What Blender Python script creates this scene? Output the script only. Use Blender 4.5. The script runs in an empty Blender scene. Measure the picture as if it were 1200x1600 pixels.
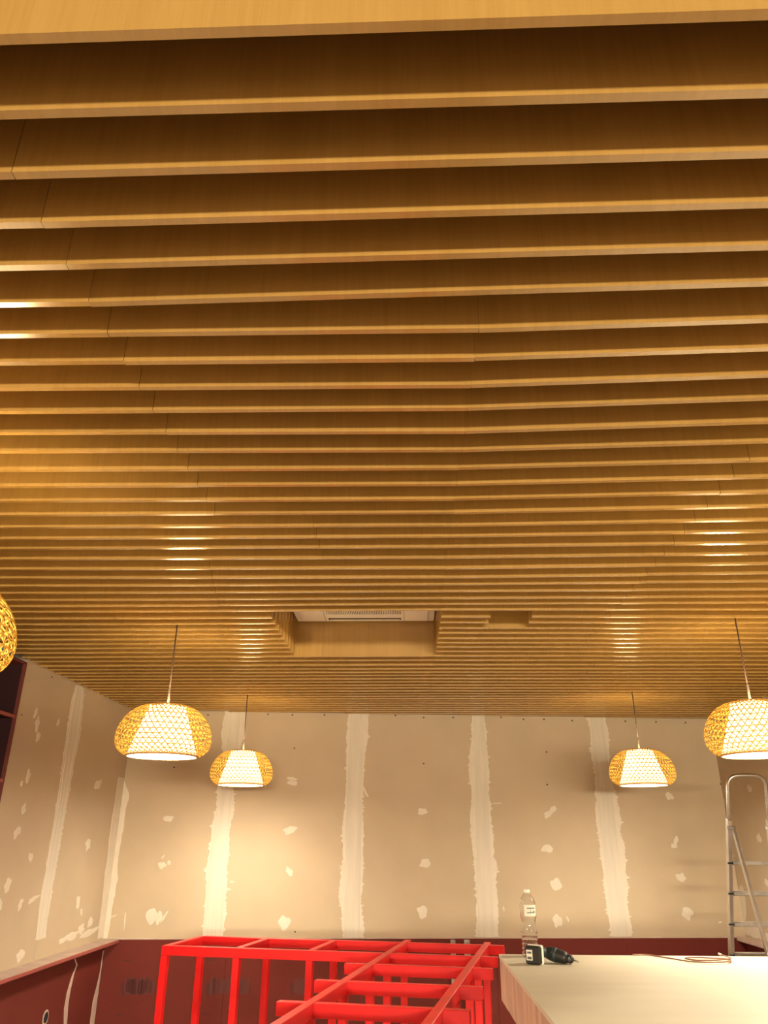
import bpy, bmesh, math, random
import numpy as np
from mathutils import Vector, Matrix

random.seed(7)
S = bpy.context.scene
COL = S.collection

# ------------------------------------------------------------------ camera
F_PX, CX, CY, EYE = 1180.0, 600.0, 800.0, 1.70
_d1 = np.array([37.0, 513.0, F_PX]); _d2 = np.array([1.0, 0.005, 0.0])
_Y = _d1 / np.linalg.norm(_d1)
_U = np.cross(_d2, _d1); _U /= np.linalg.norm(_U)
if _U[1] > 0: _U = -_U
_X = np.cross(_Y, _U); _X /= np.linalg.norm(_X)
RC = np.stack([_X, _Y, _U], 0)                       # image axes -> room axes
cam_d = bpy.data.cameras.new('camera'); cam = bpy.data.objects.new('camera', cam_d); COL.objects.link(cam)
cx, cy, cz = RC @ np.array([1, 0, 0]), RC @ np.array([0, -1, 0]), RC @ np.array([0, 0, -1])
cam.matrix_world = Matrix(((cx[0], cy[0], cz[0], 0), (cx[1], cy[1], cz[1], 0), (cx[2], cy[2], cz[2], EYE), (0, 0, 0, 1)))
cam_d.sensor_fit = 'VERTICAL'; cam_d.sensor_height = 24.0; cam_d.lens = 24.0 * F_PX / 1600.0
cam_d.clip_start = 0.05; cam_d.clip_end = 60
S.camera = cam

# ------------------------------------------------------------------ world, view, room lights
w = bpy.data.worlds.new('world'); S.world = w; w.use_nodes = True
w.node_tree.nodes['Background'].inputs[0].default_value = (1.0, 0.86, 0.66, 1)
w.node_tree.nodes['Background'].inputs[1].default_value = 0.05
S.view_settings.view_transform = 'Standard'; S.view_settings.look = 'None'
S.view_settings.gamma = 1.0; S.view_settings.use_curve_mapping = False
S.view_settings.exposure = 0.88
S.cycles.use_denoising = True
S.cycles.sample_clamp_indirect = 6.0
S.cycles.max_bounces = 8; S.cycles.diffuse_bounces = 5

WARM = (1.0, 0.90, 0.73)
BULB_W = 13.0
DISC_W = 14.0
ROW_W = 60.0

def area(name, loc, rot, sx, sy, power, color):
    d = bpy.data.lights.new(name, 'AREA'); d.shape = 'RECTANGLE'; d.size = sx; d.size_y = sy; d.energy = power; d.color = color
    o = bpy.data.objects.new(name, d); o.location = loc; o.rotation_euler = rot; COL.objects.link(o); return o
# lit shop front behind the viewer, at the far end of the long room
area('shopfront_light', (1.3, -9.2, 1.85), (math.radians(90), 0, math.radians(4)), 4.0, 0.50, 720.0, (1.0, 0.86, 0.64))
# the rest of the pendants of the two rows, behind the viewer
def point(name, loc, power, r=0.05, color=WARM):
    d = bpy.data.lights.new(name, 'POINT'); d.energy = power; d.color = color; d.shadow_soft_size = r
    o = bpy.data.objects.new(name, d); o.location = loc; COL.objects.link(o); return o

def row_spot(loc):
    d = bpy.data.lights.new('row_lamp_light', 'SPOT'); d.energy = ROW_W; d.color = WARM; d.shadow_soft_size = 0.06
    d.spot_size = math.radians(125); d.spot_blend = 0.15
    o = bpy.data.objects.new('row_lamp_light', d); o.location = loc; COL.objects.link(o)

# ------------------------------------------------------------------ pixel -> room helpers (measuring the photograph)
def ray(x, y):
    v = RC @ np.array([x - CX, y - CY, F_PX]); return v / np.linalg.norm(v)
def at_z(x, y, z):
    v = ray(x, y); t = (z - EYE) / v[2]; p = v * t; return Vector((p[0], p[1], p[2] + EYE))
def at_plane(x, y, p, n):
    v = ray(x, y); o = np.array([0, 0, EYE]); t = np.dot(np.array(p) - o, np.array(n)) / np.dot(v, np.array(n)); q = o + t * v
    return Vector(q)

# ------------------------------------------------------------------ materials
def mat(name): 
    m = bpy.data.materials.new(name); m.use_nodes = True; return m, m.node_tree, m.node_tree.nodes['Principled BSDF']
def N(nt, t, **kw):
    n = nt.nodes.new(t)
    for k, v in kw.items(): setattr(n, k, v)
    return n
def simple(name, col, rough=0.6, metal=0.0, noise=0.0, nscale=20.0, bump=0.0, bscale=60.0, stretch=(1, 1, 1), col2=None, spec=0.5):
    m, nt, b = mat(name)
    b.inputs['Roughness'].default_value = rough; b.inputs['Metallic'].default_value = metal
    b.inputs['Specular IOR Level'].default_value = spec
    g = N(nt, 'ShaderNodeNewGeometry'); mp = N(nt, 'ShaderNodeMapping'); mp.inputs['Scale'].default_value = stretch
    nt.links.new(g.outputs['Position'], mp.inputs['Vector'])
    if noise > 0:
        t = N(nt, 'ShaderNodeTexNoise'); t.inputs['Scale'].default_value = nscale; t.inputs['Detail'].default_value = 5
        nt.links.new(mp.outputs[0], t.inputs['Vector'])
        r = N(nt, 'ShaderNodeValToRGB')
        c2 = col2 or tuple(c * (1 - noise) for c in col)
        r.color_ramp.elements[0].position = 0.3; r.color_ramp.elements[1].position = 0.7
        r.color_ramp.elements[0].color = (*c2, 1); r.color_ramp.elements[1].color = (*col, 1)
        nt.links.new(t.outputs['Fac'], r.inputs[0]); nt.links.new(r.outputs[0], b.inputs['Base Color'])
    else: b.inputs['Base Color'].default_value = (*col, 1)
    if bump > 0:
        t = N(nt, 'ShaderNodeTexNoise'); t.inputs['Scale'].default_value = bscale; t.inputs['Detail'].default_value = 4
        nt.links.new(mp.outputs[0], t.inputs['Vector'])
        bm_ = N(nt, 'ShaderNodeBump'); bm_.inputs['Strength'].default_value = bump; bm_.inputs['Distance'].default_value = 0.004
        nt.links.new(t.outputs['Fac'], bm_.inputs['Height']); nt.links.new(bm_.outputs[0], b.inputs['Normal'])
    return m

def wood_veneer(name, c_light, c_dark, rough, fine=(90, 6, 2.2), spec=0.5):
    m, nt, b = mat(name)
    g = N(nt, 'ShaderNodeNewGeometry'); oi = N(nt, 'ShaderNodeObjectInfo')
    off = N(nt, 'ShaderNodeVectorMath', operation='SCALE'); off.inputs[0].default_value = (17.3, 5.1, 9.7)
    nt.links.new(oi.outputs['Random'], off.inputs['Scale'])
    add = N(nt, 'ShaderNodeVectorMath', operation='ADD')
    nt.links.new(g.outputs['Position'], add.inputs[0]); nt.links.new(off.outputs[0], add.inputs[1])
    facs = []
    for sc, det in ((fine, 6), ((fine[0] * 0.16, fine[1] * 0.2, fine[2] * 0.4), 3), ((fine[0] * 4, fine[1] * 5, fine[2] * 6), 2)):
        mp = N(nt, 'ShaderNodeMapping'); mp.inputs['Scale'].default_value = sc
        nt.links.new(add.outputs[0], mp.inputs['Vector'])
        t = N(nt, 'ShaderNodeTexNoise'); t.inputs['Scale'].default_value = 1.0; t.inputs['Detail'].default_value = det
        nt.links.new(mp.outputs[0], t.inputs['Vector']); facs.append(t)
    mx = N(nt, 'ShaderNodeMath', operation='ADD'); nt.links.new(facs[0].outputs['Fac'], mx.inputs[0]); nt.links.new(facs[1].outputs['Fac'], mx.inputs[1])
    mx2 = N(nt, 'ShaderNodeMath', operation='MULTIPLY_ADD'); nt.links.new(facs[2].outputs['Fac'], mx2.inputs[0]); mx2.inputs[1].default_value = 0.5
    nt.links.new(mx.outputs[0], mx2.inputs[2])
    mr = N(nt, 'ShaderNodeMapRange'); mr.inputs[1].default_value = 0.95; mr.inputs[2].default_value = 1.55
    nt.links.new(mx2.outputs[0], mr.inputs[0])
    r = N(nt, 'ShaderNodeValToRGB')
    r.color_ramp.elements[0].color = (*c_dark, 1); r.color_ramp.elements[1].color = (*c_light, 1)
    nt.links.new(mr.outputs[0], r.inputs[0])
    # every board of its own slightly different tone
    hsv = N(nt, 'ShaderNodeHueSaturation')
    v = N(nt, 'ShaderNodeMapRange'); v.inputs[3].default_value = 0.95; v.inputs[4].default_value = 1.05
    nt.links.new(oi.outputs['Random'], v.inputs[0]); nt.links.new(v.outputs[0], hsv.inputs['Value'])
    nt.links.new(r.outputs[0], hsv.inputs['Color']); nt.links.new(hsv.outputs[0], b.inputs['Base Color'])
    b.inputs['Roughness'].default_value = rough; b.inputs['Specular IOR Level'].default_value = spec
    b.inputs['Coat Weight'].default_value = 0.8; b.inputs['Coat Roughness'].default_value = 0.16
    return m

M = {}
M['oak'] = wood_veneer('oak_veneer', (0.50, 0.303, 0.086), (0.44, 0.258, 0.066), 0.20, spec=1.0)
M['soffit'] = simple('dark_soffit', (0.05, 0.035, 0.025), 0.9)
M['board'] = simple('plasterboard_paper', (0.545, 0.438, 0.300), 0.85, noise=0.08, nscale=3.0, bump=0.05, bscale=200, spec=0.25)
M['filler'] = simple('joint_filler', (0.72, 0.65, 0.53), 0.8, noise=0.06, nscale=14.0, bump=0.25, bscale=35, spec=0.25)
M['tape'] = simple('joint_tape_filler', (0.70, 0.635, 0.52), 0.8, noise=0.10, nscale=4.0, stretch=(6, 6, 0.5), bump=0.15, bscale=40, spec=0.25)
M['maroon'] = simple('maroon_board', (0.140, 0.021, 0.014), 0.75, noise=0.12, nscale=2.5, bump=0.05, bscale=120, spec=0.25)
M['maroon_edge'] = simple('maroon_edge', (0.33, 0.075, 0.06), 0.6, noise=0.1, nscale=9)
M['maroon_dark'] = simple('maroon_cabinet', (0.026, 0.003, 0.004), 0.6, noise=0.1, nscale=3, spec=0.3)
M['cabinet_edge'] = simple('maroon_cabinet_edge', (0.13, 0.026, 0.022), 0.6, spec=0.3)
M['ledge'] = simple('ledge_filler', (0.56, 0.42, 0.34), 0.75, noise=0.25, nscale=7, bump=0.2, bscale=40)
M['print'] = simple('print_ink', (0.045, 0.008, 0.008), 0.7)
M['print_faint'] = simple('print_ink_faint', (0.100, 0.018, 0.013), 0.7)
M['red'] = simple('red_paint', (0.80, 0.010, 0.011), 0.38, noise=0.2, nscale=5, bump=0.02, bscale=30, spec=0.5)
M['bamboo'] = None
M['plywood'] = simple('plywood_top', (0.72, 0.64, 0.47), 0.6, noise=0.08, nscale=2.2, stretch=(1, 3.5, 1), bump=0.06, bscale=80)
M['apron'] = simple('plywood_apron', (0.72, 0.47, 0.32), 0.6, noise=0.42, nscale=3.0, stretch=(4, 4, 0.9), bump=0.06, bscale=60)
M['alu'] = simple('brushed_aluminium', (0.72, 0.70, 0.67), 0.32, metal=1.0, noise=0.15, nscale=12)
M['alu_dull'] = simple('worn_aluminium', (0.42, 0.38, 0.33), 0.5, metal=0.7, noise=0.35, nscale=14)
M['galv'] = simple('galvanised_steel', (0.58, 0.50, 0.44), 0.5, metal=0.4, noise=0.3, nscale=40)
M['white_plastic'] = simple('white_plastic', (0.92, 0.88, 0.77), 0.4)
M['dark_slot'] = simple('dark_slot', (0.03, 0.02, 0.015), 0.8)
M['black'] = simple('black_plastic', (0.018, 0.018, 0.016), 0.45)
M['black_soft'] = simple('dark_green_rubber', (0.018, 0.035, 0.034), 0.55)
M['cord'] = simple('dark_cord', (0.05, 0.02, 0.012), 0.6)
M['pale_sleeve'] = simple('pale_sleeve', (0.72, 0.62, 0.5), 0.5)
M['copper'] = simple('brown_cable', (0.27, 0.13, 0.075), 0.45, noise=0.2, nscale=30)
M['floor'] = simple('concrete_floor', (0.40, 0.33, 0.25), 0.7, noise=0.2, nscale=3)
M['label'] = simple('paper_label', (0.78, 0.75, 0.66), 0.6)
M['label_dark'] = simple('label_ink', (0.10, 0.11, 0.09), 0.6)
M['label_green'] = simple('label_green', (0.26, 0.34, 0.24), 0.6)
M['hole'] = simple('dark_hole', (0.006, 0.004, 0.004), 0.9)
M['screw'] = simple('screw_head', (0.03, 0.025, 0.02), 0.5)

def bamboo_mat():
    m = bpy.data.materials.new('bamboo_strip'); m.use_nodes = True; nt = m.node_tree; nt.nodes.clear()
    out = N(nt, 'ShaderNodeOutputMaterial'); d = N(nt, 'ShaderNodeBsdfDiffuse'); t = N(nt, 'ShaderNodeBsdfTranslucent'); mx = N(nt, 'ShaderNodeMixShader')
    d.inputs[0].default_value = (0.78, 0.50, 0.12, 1); t.inputs[0].default_value = (0.80, 0.48, 0.10, 1); mx.inputs[0].default_value = 0.13
    nt.links.new(d.outputs[0], mx.inputs[1]); nt.links.new(t.outputs[0], mx.inputs[2]); nt.links.new(mx.outputs[0], out.inputs[0]); return m
M['bamboo'] = bamboo_mat()
M['rim'] = simple('bamboo_rim', (0.42, 0.24, 0.10), 0.5)
def emis(name, col, s, base=(0.85, 0.82, 0.75)):
    m, nt, b = mat(name); b.inputs['Base Color'].default_value = (*base, 1); b.inputs['Roughness'].default_value = 0.9
    b.inputs['Emission Color'].default_value = (*col, 1); b.inputs['Emission Strength'].default_value = s; return m
M['shade'] = emis('lit_fabric_shade', (1.0, 0.80, 0.47), 2.7)
M['shade_top'] = emis('lit_shade_top', (1.0, 0.76, 0.40), 36.0)
M['bulb'] = emis('lit_bulb', (1.0, 0.9, 0.7), 8.0)
def clear_mat():
    m, nt, b = mat('clear_plastic')
    b.inputs['Base Color'].default_value = (0.97, 0.97, 0.96, 1); b.inputs['Roughness'].default_value = 0.04
    b.inputs['Transmission Weight'].default_value = 1.0; b.inputs['IOR'].default_value = 1.46; return m
M['clear'] = clear_mat()

# ------------------------------------------------------------------ mesh helpers
def link(name, me, m, parent=None):
    o = bpy.data.objects.new(name, me); COL.objects.link(o)
    if m is not None and len(me.materials) == 0: me.materials.append(m)
    if parent is not None:
        o.parent = parent; o.matrix_parent_inverse = parent.matrix_world.inverted() if parent.get('_mw') is None else Matrix.Identity(4)
    return o
def finish(name, bm, m, parent=None, smooth=False, local=False):
    """bm in the parent's local space when local=True, else in room space"""
    bmesh.ops.recalc_face_normals(bm, faces=bm.faces)
    me = bpy.data.meshes.new(name); bm.to_mesh(me); bm.free()
    if smooth:
        for p in me.polygons: p.use_smooth = True
    me.materials.append(m)
    o = bpy.data.objects.new(name, me); COL.objects.link(o)
    if parent is not None:
        o.parent = parent
        if not local:
            mw = Matrix.Identity(4); q = parent
            while q is not None: mw = Matrix.LocRotScale(q.location, q.rotation_euler, None) @ mw; q = q.parent
            me.transform(mw.inverted())
    return o
def thing(name, label, cat, loc=(0, 0, 0), rz=0.0, group=None):
    o = bpy.data.objects.new(name, None); COL.objects.link(o); o.location = loc; o.rotation_euler = (0, 0, rz)
    o.empty_display_size = 0.1
    o['label'] = label; o['category'] = cat
    if group: o['group'] = group
    return o
def structure(o, label, cat):
    o['kind'] = 'structure'; o['label'] = label; o['category'] = cat; return o
def box(bm, lo, hi, mtx=None, bevel=0.0):
    vs = [bm.verts.new((x, y, z)) for x in (lo[0], hi[0]) for y in (lo[1], hi[1]) for z in (lo[2], hi[2])]
    fs = [(0, 1, 3, 2), (4, 6, 7, 5), (0, 4, 5, 1), (2, 3, 7, 6), (0, 2, 6, 4), (1, 5, 7, 3)]
    faces = [bm.faces.new([vs[i] for i in f]) for f in fs]
    if bevel > 0:
        es = list({e for f in faces for e in f.edges})
        r = bmesh.ops.bevel(bm, geom=es, offset=bevel, segments=1, affect='EDGES', profile=0.5)
        vs = list({v for f in r['faces'] for v in f.verts} | {v for v in vs if v.is_valid})
    if mtx is not None: bmesh.ops.transform(bm, matrix=mtx, verts=[v for v in vs if v.is_valid])
def beam(bm, a, b, w_, h, up=Vector((0, 0, 1)), bevel=0.0):
    a = Vector(a); b = Vector(b); d = b - a; L = d.length; z = d / L
    x = up.cross(z); 
    if x.length < 1e-4: x = Vector((1, 0, 0)).cross(z)
    x.normalize(); y = z.cross(x)
    mt = Matrix((x, y, z)).transposed().to_4x4(); mt.translation = a
    box(bm, (-w_ / 2, -h / 2, 0), (w_ / 2, h / 2, L), mt, bevel)
def tube(bm, pts, r, seg=10, cap=True, radii=None):
    pts = [Vector(p) for p in pts]; n = len(pts); rings = []
    t0 = (pts[1] - pts[0]).normalized(); ref = Vector((0, 0, 1)) if abs(t0.z) < 0.9 else Vector((1, 0, 0))
    x = ref.cross(t0).normalized()
    for i, p in enumerate(pts):
        t = (pts[min(i + 1, n - 1)] - pts[max(i - 1, 0)]).normalized()
        x = (x - t * x.dot(t)).normalized(); y = t.cross(x); rr = radii[i] if radii else r
        rings.append([bm.verts.new(p + (x * math.cos(a) + y * math.sin(a)) * rr) for a in [2 * math.pi * k / seg for k in range(seg)]])
    for i in range(n - 1):
        for k in range(seg):
            bm.faces.new((rings[i][k], rings[i][(k + 1) % seg], rings[i + 1][(k + 1) % seg], rings[i + 1][k]))
    if cap: bm.faces.new(rings[0][::-1]); bm.faces.new(rings[-1])
def lathe(bm, prof, seg=32, c=(0, 0, 0), closed=False):
    rings = [[bm.verts.new((c[0] + r * math.cos(2 * math.pi * k / seg), c[1] + r * math.sin(2 * math.pi * k / seg), c[2] + z)) for k in range(seg)] for r, z in prof]
    n = len(rings)
    for i in range(n if closed else n - 1):
        A, B = rings[i], rings[(i + 1) % n]
        for k in range(seg): bm.faces.new((A[k], A[(k + 1) % seg], B[(k + 1) % seg], B[k]))
    return rings

# ------------------------------------------------------------------ the room
XL, XR, ZS, ZTOP = -2.79, 3.25, 2.90, 3.15            # side walls, slat undersides, soffit above the slats
YN = -9.6
WA = Vector((-2.813, 7.807, 0)); WB = Vector((3.262, 8.402, 0))
WT = (WB - WA).normalized(); WN = Vector((WT.y, -WT.x, 0))    # along the back wall, and out of it towards the room
ZL = 0.86                                              # height of the ledge
def wall_y(x): return WA.y + (x - WA.x) * WT.y / WT.x

class Wall:
    """a wall's own frame: s along it, z up, off out of it into the room"""
    def __init__(s, a, t, n): s.a, s.t, s.n = a, t, n
    def P(s, u, z, off=0.0): return s.a + s.t * u + s.n * off + Vector((0, 0, z))
    def px(s, x, y):
        p = at_plane(x, y, s.a, s.n); return ((p - s.a).dot(s.t), p.z)
BACK = Wall(WA, WT, WN)
LEFT = Wall(Vector((XL, 0, 0)), Vector((0, 1, 0)), Vector((1, 0, 0)))
RIGHT = Wall(Vector((XR, 0, 0)), Vector((0, 1, 0)), Vector((-1, 0, 0)))

def wall_box(bm, W, u0, u1, z0, z1, o0, o1, bevel=0.0):
    mt = Matrix((W.t, Vector((0, 0, 1)), W.n)).transposed().to_4x4(); mt.translation = W.a
    box(bm, (u0, z0, o0), (u1, z1, o1), mt, bevel)
def poly_slab(bm, W, outline, off0, off1, inset=0.0):
    n = len(outline); cu = sum(p[0] for p in outline) / n; cz = sum(p[1] for p in outline) / n
    lo = [bm.verts.new(W.P(u, z, off0)) for u, z in outline]
    hi = [bm.verts.new(W.P(u + (cu - u) * inset, z + (cz - z) * inset, off1)) for u, z in outline]
    for i in range(n): bm.faces.new((lo[i], lo[(i + 1) % n], hi[(i + 1) % n], hi[i]))
    c = bm.verts.new(W.P(cu, cz, off1 + 0.0006))
    for i in range(n): bm.faces.new((hi[i], hi[(i + 1) % n], c))
def strip(bm, W, rows, off0, off1, jag=0.0, rng=random, n_sub=8):
    """rows: (z, uL, uR) from top to bottom, optionally with torn edges"""
    pts = []
    for i in range(len(rows) - 1):
        for k in range(n_sub):
            f = k / n_sub; a, b = rows[i], rows[i + 1]
            pts.append(tuple(a[j] + (b[j] - a[j]) * f for j in range(3)))
    pts.append(rows[-1])
    if jag:
        q = []; jl = jr = 0.0
        for z, l, r in pts:
            jl = jl * 0.8 + rng.uniform(-jag, jag) * 0.35; jr = jr * 0.8 + rng.uniform(-jag, jag) * 0.35
            f = lambda: rng.uniform(-jag, jag) * 0.45 + (jag * rng.uniform(1, 2.4) if rng.random() < 0.08 else 0)
            q.append((z, l + jl - f(), r + jr + f()))
        pts = q
    A = [[bm.verts.new(W.P(l, z, off0)), bm.verts.new(W.P(l + 0.002, z, off1)), bm.verts.new(W.P(r - 0.002, z, off1)), bm.verts.new(W.P(r, z, off0))] for z, l, r in pts]
    for i in range(len(A) - 1):
        for k in range(3): bm.faces.new((A[i][k], A[i][k + 1], A[i + 1][k + 1], A[i + 1][k]))
    bm.faces.new(A[0]); bm.faces.new(A[-1][::-1])

# floor
bm = bmesh.new(); box(bm, (XL - 0.6, YN, -0.1), (XR + 0.2, 8.8, 0.0))
structure(finish('floor', bm, M['floor']), 'bare grey concrete floor of the unfinished room', 'floor')
# ceiling: the dark soffit the slats hang from
bm = bmesh.new(); box(bm, (XL - 0.6, YN, ZTOP + 0.06), (XR + 0.2, 8.8, ZTOP + 0.2))
ceiling = structure(finish('ceiling', bm, M['soffit']), 'ceiling of parallel oak veneered slats hanging below a dark soffit', 'ceiling')

# --- slats. Measured lower edges of each slat at the frame's left side, middle and right side
Y_MID = [55.7, 175.5, 264, 344, 412, 473, 522, 566, 607, 643, 678, 707, 735, 760, 783, 804, 824, 841, 857, 874, 890, 904, 915, 926, 937, 946, 954.5,
         965.6, 974.7, 983.5, 991, 999, 1006, 1012.5, 1019.5, 1026.5, 1033.2, 1040.2, 1046.3, 1051.5, 1056.5, 1061.7, 1066.7, 1071.7, 1076.2, 1080.6, 1085, 1089, 1092.7, 1096.2, 1099.6, 1102.9, 1106.1, 1109.2]
Y_L = [74, 191, 281, 358, 423, 481, 529, 572, 611, 647, 680, 709, 737.6, 762.6, 786, 807.4, 826.6, 844.5, 860, 876, 891.5, 905, 917.5, 928.7, 940, 949.5, 958]
Y_R = [35, 157, 247, 327, 395, 454, 504.8, 549.5, 590, 626, 662, 692.7, 722.4, 748.5, 772, 793.8, 815, 833, 850.6, 867, 883, 897.6, 910.4, 923, 933.6, 943, 953.8]
T, PITCH = 0.0185, 0.1285
slats = []                                             # far lower edge: depth at left wall, at the middle joint and at the right wall
for n, ym in enumerate(Y_MID):
    yl = Y_L[n] if n < len(Y_L) else ym + 3.5 - 2.5 * (ym - 954) / 155
    yr = Y_R[n] if n < len(Y_R) else ym
    a, b, c = at_z(0, yl, ZS), at_z(600, ym, ZS), at_z(1200, yr, ZS)
    def lin(p, q, x): return p.y + (q.y - p.y) * (x - p.x) / (q.x - p.x)
    ymj = lin(a, b, 0.192)
    m_ = Vector((0.192, ymj, ZS))
    slats.append([lin(a, b, XL), ymj, lin(m_, c, XR)])
n0 = 27                                                # beyond these the eye cannot tell: even pitch
base = slats[n0][1]
lastfull = slats[-1]
k = 0
while True:
    k += 1
    d = [v + PITCH * k for v in lastfull]
    if d[0] > wall_y(XR) or k > 8: break
    slats.append(d)
unit = bmesh.new(); box(unit, (0, -1, 0), (1, 0, 1)); unit_me = bpy.data.meshes.new('slat'); unit.to_mesh(unit_me); unit.free(); unit_me.materials.append(M['oak'])
JX = [-1.73, -0.768, 0.192, 1.183, 2.14]
AC0, AC1 = -0.79, 0.205
HT0, HT1 = 0.495, 0.735
def slat_depth(n, x):
    l, m_, r = slats[n]
    return l + (m_ - l) * (x - XL) / (0.192 - XL) if x < 0.192 else m_ + (r - m_) * (x - 0.192) / (XR - 0.192)
def add_slat(n, x0, x1):
    # cut off where the skewed back wall meets the slat
    if slat_depth(n, x1) > wall_y(x1) - 0.02: return
    while slat_depth(n, x0) > wall_y(x0) - 0.012 and x0 < x1: x0 += 0.02
    if x1 - x0 < 0.05: return
    y0, y1 = slat_depth(n, x0), slat_depth(n, x1)
    o = bpy.data.objects.new('slat', unit_me); COL.objects.link(o); o.parent = ceiling
    g = 0.0008
    L = math.hypot(x1 - x0 - 2 * g, y1 - y0)
    dz = random.uniform(-0.0012, 0.0012)
    h = ZTOP + (0.10 if n == 0 else 0.058) - ZS
    o.location = (x0 + g, y0, ZS + dz); o.rotation_euler = (0, 0, math.atan2(y1 - y0, x1 - x0)); o.scale = (L, T, h - dz)
for n in range(len(slats)):
    if n < 6: js = [-0.768, 2.14] if n >= 2 else [1.4]
    elif n < 16: js = [-0.768, 0.192, 1.183] if n >= 12 else [-0.768, 0.192, 1.75]
    elif n < 27: js = [-1.9, -0.385, 0.192, 1.183] if n < 20 else [-0.95 - 0.02 * n % 0.1, 0.192, 1.185]
    elif n < 35: js = [-1.73, 1.19]
    else: js = [-1.3 + 0.35 * (n % 3), 0.205, 1.7 - 0.3 * (n % 2)]
    cuts = sorted([XL + 0.004] + js + [XR - 0.004])
    spans = list(zip(cuts[:-1], cuts[1:]))
    holes = []
    if 27 <= n <= 34: holes.append((AC0, AC1))
    if n in (27, 28): holes.append((HT0, HT1))
    for x0, x1 in spans:
        segs = [(x0, x1)]
        for h0, h1 in holes:
            q = []
            for s0, s1 in segs:
                if h1 <= s0 or h0 >= s1: q.append((s0, s1)); continue
                if s0 < h0: q.append((s0, h0))
                if h1 < s1: q.append((h1, s1))
            segs = q
        for s0, s1 in segs: add_slat(n, s0, s1)

# --- back wall: substrate, boards, filler
bm = bmesh.new(); wall_box(bm, BACK, -0.2, 6.4, 0, ZTOP + 0.06, -0.15, -0.0135)
wall_back = structure(finish('wall_back', bm, M['galv']), 'back wall of grey plasterboard with filled joints above dark maroon boards', 'wall')
WLEN = (WB - WA).length
seam_s = [BACK.px(*p)[0] for p in ((349, 1290), (555.5, 1290), (754, 1290), (952, 1290))]
edges = [0.0] + seam_s + [WLEN]
for i in range(len(edges) - 1):
    bm = bmesh.new(); wall_box(bm, BACK, edges[i] + 0.0015, edges[i + 1] - 0.0015, ZL + 0.004, ZTOP + 0.05, -0.0125, 0.0)
    finish('drywall_panel', bm, M['board'], wall_back)
# lower maroon boards, a little proud, with a pale filled top edge
le = [0.0, 1.15, 2.40, 3.65, 4.9, WLEN]
for i in range(len(le) - 1):
    bm = bmesh.new(); wall_box(bm, BACK, le[i] + 0.001, le[i + 1] - 0.001, 0.0, ZL - 0.004, -0.0125, 0.014)
    finish('lining_board', bm, M['maroon'], wall_back)
bm = bmesh.new(); wall_box(bm, BACK, 0.0, WLEN, ZL - 0.004, ZL + 0.004, -0.01, 0.017)
finish('ledge_edge', bm, M['ledge'], wall_back)

rng = random.Random(3)
def seam(W, parent, ragged, band, jag=0.012):
    rows = []
    for y, l, r in ragged:
        ul, z = W.px(l, y); ur, _ = W.px(r, y); rows.append((z, ul, ur))
    bm = bmesh.new(); strip(bm, W, rows, 0.0, 0.0015, jag, rng, 16)
    finish('joint_compound', bm, M['filler'], parent)
    rows = []
    for y, l, r in band:
        ul, z = W.px(l, y); ur, _ = W.px(r, y); rows.append((z, ul, ur))
    bm = bmesh.new()
    strip(bm, W, rows, 0.0012, 0.0030, 0.0015, rng, 6)
    # trowelled ridges left along the tape
    for f0, f1, h in ((0.0, 0.10, 0.0042), (0.40, 0.52, 0.0038), (0.86, 1.0, 0.0042)):
        strip(bm, W, [(z, l + (r - l) * f0, l + (r - l) * f1) for z, l, r in rows], 0.0028, h, 0.0012, rng, 5)
    finish('joint_tape', bm, M['tape'], parent)
seam(BACK, wall_back,
     [(1111, 351, 384), (1145, 346, 381), (1180, 347, 375), (1235, 339, 364), (1260, 337, 366), (1295, 330, 360), (1350, 324, 356), (1405, 320, 352), (1425, 319, 354), (1465, 315, 347)],
     [(1108, 362, 378), (1180, 354, 371), (1255, 341, 362), (1355, 327.5, 354), (1465.5, 319, 346)])
seam(BACK, wall_back,
     [(1112, 544, 575), (1150, 542, 576), (1200, 541, 569), (1255, 539, 566), (1285, 535, 567), (1342, 536, 568), (1367, 532, 567), (1400, 530, 565), (1430, 534, 566), (1450, 535, 570), (1465, 536, 567)],
     [(1110, 549, 567), (1200, 544, 566), (1300, 540, 564), (1465.5, 537, 561)])
seam(BACK, wall_back,
     [(1115, 737, 757), (1145, 737, 760), (1175, 734, 761), (1205, 732, 765), (1235, 736, 765), (1285, 734, 767), (1312, 736, 773), (1337, 740, 771), (1350, 741, 777), (1375, 743, 775), (1430, 745, 780), (1464, 744, 778)],
     [(1113, 741, 755), (1250, 743, 763), (1464.5, 748, 772)])
seam(BACK, wall_back,
     [(1119, 917, 946), (1150, 922, 952), (1180, 924, 953), (1212, 929, 954), (1250, 931, 965), (1280, 930, 971), (1300, 935, 969), (1325, 937, 978), (1362, 942, 978), (1387, 944, 982), (1405, 946, 981), (1432, 951, 984), (1463, 955, 987)],
     [(1117, 922, 942), (1290, 938, 962), (1463.5, 959, 982)])
# filler in the left corner, on the back wall
rows = []
for y, r in ((1214, 193), (1243, 202), (1265, 196), (1287, 194), (1312, 190), (1345, 184), (1370, 184), (1405, 178), (1436, 173), (1467, 167)):
    u, z = BACK.px(r, y); rows.append((z, 0.004, u))
bm = bmesh.new(); strip(bm, BACK, rows, 0.0, 0.0018, 0.008, rng, 6); finish('joint_compound', bm, M['filler'], wall_back)
bm = bmesh.new(); strip(bm, BACK, [(BACK.px(180, 1466)[1] - 0.003, 0.1, 0.42), (ZL + 0.006, 0.02, 0.50)], 0.0, 0.0016, 0.004, rng, 6); finish('joint_compound', bm, M['filler'], wall_back)

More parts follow.
